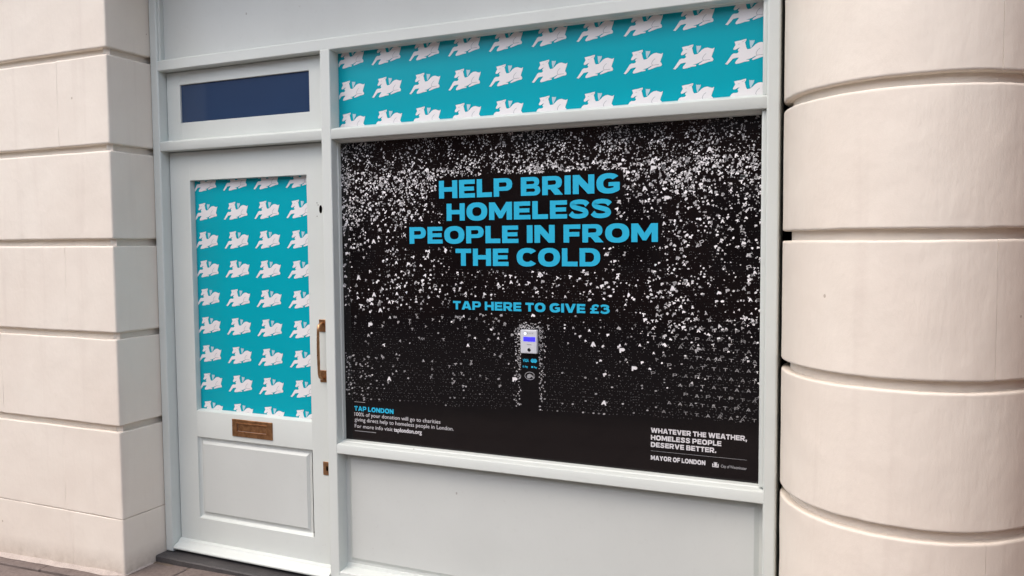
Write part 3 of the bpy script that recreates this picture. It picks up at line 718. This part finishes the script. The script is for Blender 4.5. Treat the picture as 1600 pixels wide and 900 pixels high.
# thin A and P carry a counter, as an outline strip
def ring(outer, inner): return outer, inner
THOLE = {'tA': [(.30,.36),(.70,.36),(.5,.82)], 'tP': [(.17,.50),(.72,.50),(.84,.60),(.84,.78),(.72,.86),(.17,.86)]}
for k, hl in THOLE.items():
    o_ = TRI[k][0]; t = tessellate_polygon([[Vector((a, b, 0)) for a, b in o_], [Vector((a, b, 0)) for a, b in hl]])
    TRI[k] = (o_+hl, [tuple(q) for q in t])
SV_, SF_, SC_ = [], [], []
def put_glyph(key, x, z, s, tone, ang=0.0, asp=1.0, y=YP-0.0012):
    pts_, tr = TRI[key]; c, sn = math.cos(ang), math.sin(ang); b0 = len(SV_)
    for a, b in pts_:
        px, pz = (a-.5)*s*asp, (b-.5)*s
        SV_.append((x+px*c-pz*sn, y, z+px*sn+pz*c))
    for t in tr:
        p = [SV_[b0+i] for i in t]
        cr = (p[1][0]-p[0][0])*(p[2][2]-p[0][2])-(p[1][2]-p[0][2])*(p[2][0]-p[0][0])
        SF_.append(tuple(b0+i for i in (t if cr > 0 else (t[0], t[2], t[1])))); SC_.append(tone)
def put_dot(x, z, s, tone, el=1.0, y=YP-0.0010, ang=None):
    n = 5; b0 = len(SV_); a0 = random.uniform(0, 6.28) if ang is None else ang
    t0 = random.uniform(0, 3.14)
    for i in range(n):
        a = t0+2*math.pi*i/n; px, pz = math.cos(a)*s/2*el*random.uniform(.75, 1.1), math.sin(a)*s/2*random.uniform(.75, 1.1)
        SV_.append((x+px*math.cos(a0)-pz*math.sin(a0), y, z+px*math.sin(a0)+pz*math.cos(a0)))
    SF_.append(tuple(range(b0, b0+n))); SC_.append(tone)
HALO = [(xa-0.012, xb+0.012, zb-0.013, zb+cap+0.013) for _, xa, xb, zb, cap in HEAD] + [(1.655, 2.381, 1.337, 1.388)]
POLE = (1.983, 2.064, 0.70, 1.272)
def band(x): return 0.903 + 0.048*((x-X3)/(X4-X3))
def blocked(x, z, pad=0.0):
    if x < PR[0]+0.004+pad or x > PR[1]-pad or z > PR[3]-pad or z < band(x)+pad: return True
    for h in HALO:
        if h[0]-pad < x < h[1]+pad and h[2]-pad < z < h[3]+pad: return True
    return POLE[0]-pad < x < POLE[1]+pad and z < POLE[3]+pad
def nz(x, z, s, o=0): return noise.noise(Vector((x*s+o, z*s+o*1.7, o*3.3)))
# 1 the thick top: fine flakes, clumped into drifts
n = 0
while n < 3700:
    x = random.uniform(PR[0], PR[1]); z = random.uniform(1.70, PR[3])
    top = (z-1.70)/(PR[3]-1.70)
    prof = min(1, max(0, (top-0.0)/0.62))**1.2
    if x < 1.55: prof = min(1, prof+0.12*max(0, 1-top))
    if x > 2.42: prof *= 0.78
    d = prof*(0.60 + 0.45*nz(x, z, 4.5, 2) + 0.75*nz(x, z, 17, 5) + 0.7*nz(x, z, 48, 6))
    if random.random() > d: continue
    n += 1
    if blocked(x, z, 0.002): continue
    s = random.choice((0.0028, 0.0034, 0.0040, 0.0048, 0.0058, 0.0078))*(1.0 if top > 0.6 else 1.2)
    tone = random.choice((0.3, 0.55, 0.72, 0.82))*random.uniform(.85, 1.1)*(0.55 if top > 0.87 else 1.0)*(0.7 if x > 2.42 and random.random() < 0.7 else 1.0)
    if random.random() < 0.4: put_glyph('b'+random.choice('ATP'), x, z, s*0.95, tone, random.uniform(-.8, .8), 1.1)
    else: put_dot(x, z, s, tone, random.uniform(1.0, 1.9), ang=random.gauss(0.5, 0.6))
# 2 the middle: letters of mixed size thinning out downwards
n = 0
while n < 3000:
    x = random.uniform(PR[0], PR[1]); z = random.uniform(1.02, 1.95)
    f = (z-1.02)/0.93; sx_ = (x-X3)/(X4-X3)
    d = f**0.95*1.0
    if x < 1.6: d *= 1.15 if z > 1.36 else 0.16
    elif z < 1.40: d *= 0.30 + 1.1*max(0, sx_-0.45)
    if x > 2.5: d = max(d*1.15, 0.30*min(1, max(0, (z-1.16)/0.25)))
    if z < 1.15 and x < 2.3: d *= 0.4
    d *= 0.7+0.9*nz(x, z, 6, 8)+0.5*nz(x, z, 19, 3)
    if random.random() > d: continue
    n += 1
    s = random.choice((0.0036, 0.0045, 0.0055, 0.0065, 0.0075, 0.009, 0.0105, 0.0135))
    if blocked(x, z, s*0.45): continue
    tone = random.choice((0.4, 0.65, 0.82, 0.88))
    r = random.random()
    if r < 0.66: put_glyph('b'+random.choice('AATPP'), x, z, s, tone, random.gauss(0, .35), 1.15)
    elif r < 0.78: put_glyph('t'+random.choice('ATP'), x, z, s*1.15, tone*0.6, random.gauss(0, .3), 1.1)
    else: put_dot(x, z, s*0.85, tone, random.uniform(1, 1.6), ang=random.gauss(0.2, .5))
# 3 a few large bright letters
for ch, px, pz in (('A', 2.757, 1.973), ('A', 2.540, 1.937), ('P', 2.545, 1.912), ('T', 2.428, 1.910), ('P', 2.598, 1.795), ('A', 2.510, 1.835), ('A', 1.180, 1.475), ('P', 1.247, 1.375), ('A', 1.262, 1.400), ('T', 1.190, 1.345), ('A', 1.294, 1.330), ('P', 1.240, 1.262), ('A', 1.335, 1.020), ('P', 1.955, 1.055), ('A', 2.345, 0.985), ('P', 2.47, 1.13), ('A', 2.30, 1.22), ('P', 2.42, 1.20), ('A', 1.265, 1.640), ('A', 2.62, 1.45)):
    put_glyph('b'+ch, px, pz, 0.0185, 0.74, random.gauss(0, .08), 1.2, YP-0.0014)
# 4 lower left: small grey letters tumbling, then rows of specks running to the back
for i in range(150):
    x = random.uniform(1.12, 1.95); z = random.uniform(1.0, 1.40)
    if blocked(x, z, 0.006) or random.random() > 0.35+0.65*(z-1.0)/0.4: continue
    put_glyph('b'+random.choice('TTAP'), x, z, random.uniform(0.009, 0.012), random.uniform(0.18, 0.42), random.gauss(0, .35), 1.1)
for r in range(24):
    z0 = 0.905+0.0165*r
    for c in range(84):
        x = X3+0.012+c*0.0222+(0.011 if r % 2 else 0)
        z = z0 + 0.020*math.sin((x-1.75)*3.1)*(1-r/30) + 0.012*(x-X3)
        if blocked(x, z, 0.003): continue
        fade = max(0, 1-(z-0.9)/0.36)
        if random.random() > 0.25+0.75*fade: continue
        big = random.random() < 0.16*fade
        put_dot(x, z, random.uniform(0.0065, 0.0085) if big else random.uniform(0.0024, 0.0042), random.uniform(0.18, 0.42) if big else random.uniform(0.03, 0.11)*(0.4+0.6*fade), 1.5, ang=0.15)
# 5 right: a lattice of thin spaced letters
row = 0; z = 1.335
while z > 0.94:
    for c in range(10):
        x = 2.545+0.0425*c+(0.021 if row % 2 else 0)
        if x > PR[1]-0.004: continue
        zz = z-0.022*(x-2.545)+random.uniform(-.0015, .0015)
        vis = min(1, (x-2.52)/0.18)*min(1, (1.36-zz)/0.06+0.25)
        if blocked(x, zz, 0.004) or random.random() > vis: continue
        put_glyph('t'+random.choice('AATP'), x, zz, 0.0120, random.uniform(0.20, 0.36), random.gauss(0, .04), 1.35)
        if random.random() < 0.22: put_glyph('t'+random.choice('ATP'), x+0.009, zz+0.009, 0.011, 0.22, random.gauss(.6, .3), 1.2)
        put_dot(x+0.021, zz-0.002, 0.004, 0.10, 1.8, ang=0)
    z -= 0.0365; row += 1
# 6 settled flakes round the reader and its post, and heaps in the bottom left corner
for i in range(330):
    side = random.choice((-1, 1)); z = random.choice((random.uniform(0.93, 1.28), random.triangular(1.05, 1.29, 1.25)))
    x = (POLE[0]-abs(random.gauss(0, 0.013))-0.001) if side < 0 else (POLE[1]+abs(random.gauss(0, 0.011))+0.001)
    if random.random() < 0.25: x = random.uniform(1.975, 2.07); z = 1.272+abs(random.gauss(0, 0.012))
    if not blocked(x, z, 0.0005): put_dot(x, z, random.uniform(0.003, 0.0068), random.uniform(0.25, 0.72), 1.2)
for i in range(70):
    x = X3+0.012+abs(random.gauss(0, 0.07)); z = random.uniform(0.91, 1.12)
    if not blocked(x, z, 0.003): put_dot(x, z, random.uniform(0.004, 0.010), random.uniform(0.15, 0.6), 1.6, ang=0.4)
# 7 faint fine dotted grain everywhere
for i in range(9000):
    x = random.uniform(PR[0], PR[1]); z = random.uniform(0.91, PR[3])
    z = round(z/0.0105)*0.0105+0.006*math.sin(x*5)+random.uniform(-.0018, .0018)
    if blocked(x, z, 0.001): continue
    put_dot(x, z, random.uniform(0.0020, 0.0034), random.uniform(0.04, 0.15), 1.2, YP-0.0008, ang=0.1)
me = bpy.data.meshes.new('letter_snow'); me.from_pydata(SV_, [], SF_)
at = me.attributes.new('tone', 'FLOAT_COLOR', 'FACE')
at.data.foreach_set('color', [c for t in SC_ for c in (t, t*0.985, t, 1.0)])
sn = put('letter_snow', me, None, [M_SNOW]); sn.parent = poster; sn['kind'] = 'stuff'

# ------------------------------------------------------------------ contactless reader on the glass
M_CASE = flat_print('reader_case', (0.58, 0.60, 0.64, 1), 0.35, 0.5, False)
def emit(name, col, s):
    t = NT(name); t.set(Base_Color=(0.02, 0.02, 0.05, 1), Emission_Color=col, Emission_Strength=s, Roughness=0.3); return t.m
rd = tag(empty('card_reader', (2.0255, 0.058, 1.17)), 'small pale contactless card reader with glowing blue screen on the poster', 'card reader')
box('case', rd, M_CASE, 1.9885, 2.0630, 0.046, YP-0.0006, 1.1705, 1.2690, 0.004, 3)
box('screen', rd, emit('blue_screen_glow', (0.05, 0.035, 1.0, 1), 0.75), 2.0035, 2.0560, 0.0450, 0.047, 1.2215, 1.2400)
disc('status_light', 2.0110, 1.2535, 0.0035, 0.0035, 0.0448, emit('status_light_glow', (0.75, 0.8, 1.0, 1), 3.0), rd, 12)
for k in range(3): disc('indicator', 2.0225+k*0.0105, 1.2560, 0.0022, 0.0016, 0.0450, M_TEXTG, rd, 8)
disc('button', 2.0285, 1.1865, 0.0070, 0.0070, 0.0448, M_LINE, rd, 18)
disc('button_centre', 2.0285, 1.1865, 0.0030, 0.0030, 0.0436, M_CASE, rd, 12)
box('case_mark', rd, M_TEXTG, 2.0190, 2.0385, 0.0451, 0.0462, 1.2075, 1.2098)

# ------------------------------------------------------------------ the building round the shopfront (out of frame)
ent = tag(empty('building_entablature', (1.5, 0, TOP)), 'deep cream stone band and cornice over the shopfront and column', 'entablature')
box('architrave', ent, M_STONE, -6, 4.12, -0.40, 0.55, TOP, TOP+0.55, 0.01)
box('cornice', ent, M_STONE, -6.1, 4.12, -0.62, 0.55, TOP+0.55, TOP+0.75, 0.02)
box('upper_wall', ent, M_STONE, -6, 4.12, -0.10, 0.55, TOP+0.75, 9.0)
sw = box('light_block_wall', None, M_DARK, -6, 6.5, 0.56, 0.70, -0.3, TOP+0.1); tag(sw, kind='structure')  # unseen near-black wall, added to block light behind the joinery gaps

# ------------------------------------------------------------------ the street behind the camera
def brick_mat():
    t = NT('brown_brickwork'); b = t.n('ShaderNodeTexBrick'); b.inputs['Scale'].default_value = 1.0
    b.inputs['Color1'].default_value = (0.20, 0.085, 0.05, 1); b.inputs['Color2'].default_value = (0.27, 0.12, 0.075, 1); b.inputs['Mortar'].default_value = (0.25, 0.20, 0.16, 1)
    b.inputs['Mortar Size'].default_value = 0.006; b.inputs['Brick Width'].default_value = 0.225; b.inputs['Row Height'].default_value = 0.075
    sp = t.n('ShaderNodeSeparateXYZ'); t.l(t.pos(), sp.inputs[0]); cb = t.n('ShaderNodeCombineXYZ')
    t.l(t.math('ADD', sp.outputs[0], sp.outputs[1]), cb.inputs[0]); t.l(sp.outputs[2], cb.inputs[1]); t.l(cb.outputs[0], b.inputs['Vector'])
    return t.set(Base_Color=b.outputs['Color'], Roughness=0.85)
M_BRICK = brick_mat()
M_GLASSD = flat_print('dark_window_glass', (0.012, 0.014, 0.016, 1), 0.08, 0.5, False)
M_TRIM = flat_print('window_trim', (0.5, 0.48, 0.45, 1), 0.5, 0.4, False)
def street_house(x0, x1, y0, y1, h, face, label):
    """brick house; face = -1: windows look towards +y (our side of the street), 'W': towards -x."""
    t = tag(empty('brick_house', ((x0+x1)/2, (y0+y1)/2, 0)), label, 'house', 'brick houses across the street')
    box('wall', t, M_BRICK, x0, x1, y0, y1, -0.3, h)
    box('roof', t, M_ROAD, x0-0.15, x1+0.15, y0-0.15, y1+0.15, h, h+0.25)
    z = 1.0
    while z+1.7 < h:
        x = x0+0.9
        while x+1.1 < x1:
            w = box('window', t, M_TRIM, x, x+1.1, y1-0.05, y1+0.05, z, z+1.7)
            p = box('pane', None, M_GLASSD, x+0.08, x+1.02, y1+0.02, y1+0.056, z+0.08, z+1.62); p.parent = w
            x += 2.2
        z += 2.9
street_house(-5.0, 9.0, -22, -14.0, 7.0, -1, 'wide brown brick house across the street facing the shop')
street_house(9.4, 21.0, -22, -13.0, 6.0, -1, 'tall brown brick house at the far end across the street')
street_house(-24.0, -6.8, -23, -15.0, 6.6, -1, 'low brown brick house across the street past the gap')

# unseen low brick block, added to shade the right side of the column
nb = tag(empty('brick_light_blocker', (5.2, -0.3, 0)), 'low unseen red brick block added to shade the round column', 'light blocker')
box('wall', nb, M_BRICK, 4.22, 6.6, -0.95, 0.55, -0.3, 2.95)
box('coping', nb, M_STONE, 4.16, 6.66, -1.01, 0.54, 2.95, 3.08, 0.01)
w = box('window', nb, M_TRIM, 4.9, 5.9, -1.0, -0.9, 0.9, 2.4)
p = box('pane', None, M_GLASSD, 4.98, 5.82, -1.006, -0.95, 0.98, 2.32); p.parent = w
